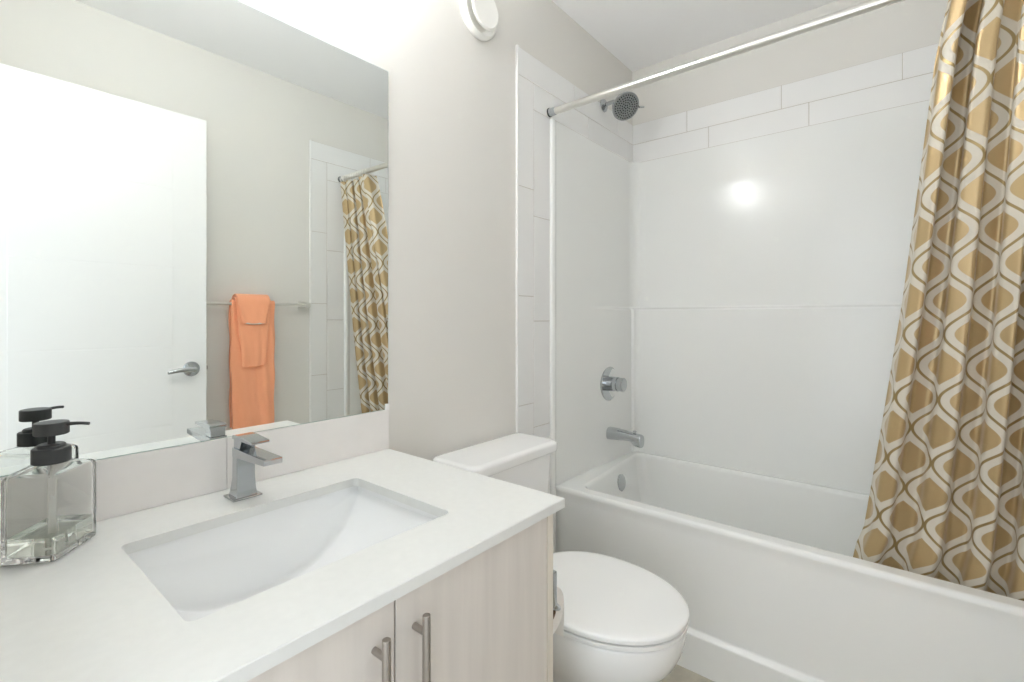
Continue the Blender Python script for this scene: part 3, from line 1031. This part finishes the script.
# ------------------------------------------------------------------ towel bar and towels on the opposite wall
TBY, TBZ = -W + 0.062, 1.212
tb = thing('towel_bar', (1.05, -W, TBZ), 'chrome towel bar with square posts on the wall beside the door', 'towel bar')
bm = bmesh.new(); cyl(bm, (0.755, TBY, TBZ), (1.352, TBY, TBZ), 0.0075, n=20); obj('bar', bm, 'rod', tb)
for xp in (0.745, 1.355):
    bm = bmesh.new()
    box(bm, xp - 0.023, xp + 0.023, -W + 0.0005, -W + 0.010, TBZ - 0.023, TBZ + 0.023, 0.002)
    box(bm, xp - 0.013, xp + 0.013, -W + 0.009, TBY + 0.013, TBZ - 0.013, TBZ + 0.013, 0.002)
    obj('post', bm, 'rod', tb)

def towel(name, xa, xb_, ztop_off, zf, zbk, gap, thick, label, cat, taper=0.0, wave=0.0035, band=None, seed=0, m='towel', group=None):
    """cloth folded over the bar: gap = radius of the fold round the bar axis"""
    n_w = 26
    prof = []
    nf = 46
    r = gap
    for k in range(nf + 1):
        z = zf + (TBZ - zf) * k / nf
        prof.append((r, z, 1 - k / nf))
    for k in range(1, 12):
        t = PI * k / 12
        prof.append((r * math.cos(t), TBZ + r * 1.05 * math.sin(t) + ztop_off * math.sin(t), 0))
    for k in range(0, nf // 2 + 1):
        z = TBZ + (zbk - TBZ) * k / (nf // 2)
        prof.append((-r, z, k / (nf // 2)))
    bm = bmesh.new()
    g = []
    for i in range(n_w + 1):
        s = i / n_w
        row = []
        for (dy_, z, drop) in prof:
            x = xa + (xb_ - xa) * s
            tp = taper * drop
            cxx = (xa + xb_) / 2
            x = cxx + (x - cxx) * (1 - tp) + 0.002 * math.sin(z * 31 + seed)
            sgn = 1 if dy_ > 0 else -0.3
            yy = TBY + dy_ + sgn * wave * drop * math.sin(2 * PI * s * 2.2 + seed + z * 3) + sgn * 0.4 * wave * math.sin(s * 23 + z * 12)
            e = min(s, 1 - s)
            if e < 0.06:
                yy -= math.copysign(0.003 * (1 - e / 0.06) ** 2, dy_)
            row.append(bm.verts.new((x, yy, z)))
        g.append(row)
    for i in range(n_w):
        for j in range(len(prof) - 1):
            bm.faces.new((g[i][j], g[i + 1][j], g[i + 1][j + 1], g[i][j + 1]))
    o = obj(name, bm, m, None, 180)
    md = o.modifiers.new('pile', 'SOLIDIFY'); md.thickness = thick; md.offset = 0
    bv = o.modifiers.new('soft', 'BEVEL'); bv.width = thick * 0.4; bv.segments = 3; bv.limit_method = 'ANGLE'
    tag(o, label, cat, group)
    return o

t1 = towel('bath_towel', 0.962, 1.170, 0.002, 0.545, 0.60, 0.0135, 0.009, 'long orange bath towel hanging on the bar under the two smaller cloths', 'towel', 0.02, 0.006, seed=1)
t2 = towel('hand_towel', 0.978, 1.146, 0.003, 0.897, 1.02, 0.0265, 0.009, 'orange hand towel folded narrow over the long bath towel', 'towel', 0.38, 0.0015, seed=3)
t3 = towel('washcloth', 0.982, 1.138, 0.004, 1.113, 1.13, 0.0400, 0.009, 'small orange washcloth, topmost cloth on the towel bar', 'towel', 0.32, 0.001, seed=5)
for o, zz, xa, xb_, yy, nm, mm, lab in ((t2, 0.899, 1.014, 1.110, TBY + 0.0265, 'hem', 'towelband', None), (t3, 1.114, 1.011, 1.109, TBY + 0.0400, 'hem', 'hem', 'pale fringed hem')):
    bm = bmesh.new()
    rr = []
    for k in range(12):
        x = xa + (xb_ - xa) * k / 11
        z = zz + 0.004 * ((k / 11 - 0.5) * 2) ** 2 - 0.001
        c = Vector((x, yy, z))
        rr.append([c + Vector((0, 0.0048 * math.cos(t * PI / 4), 0.0045 * math.sin(t * PI / 4))) for t in range(8)])
    loft(bm, rr)
    bmesh.ops.recalc_face_normals(bm, faces=bm.faces)
    h_ = obj(nm, bm, mm, o, 60)
    if lab:
        h_['label'] = lab
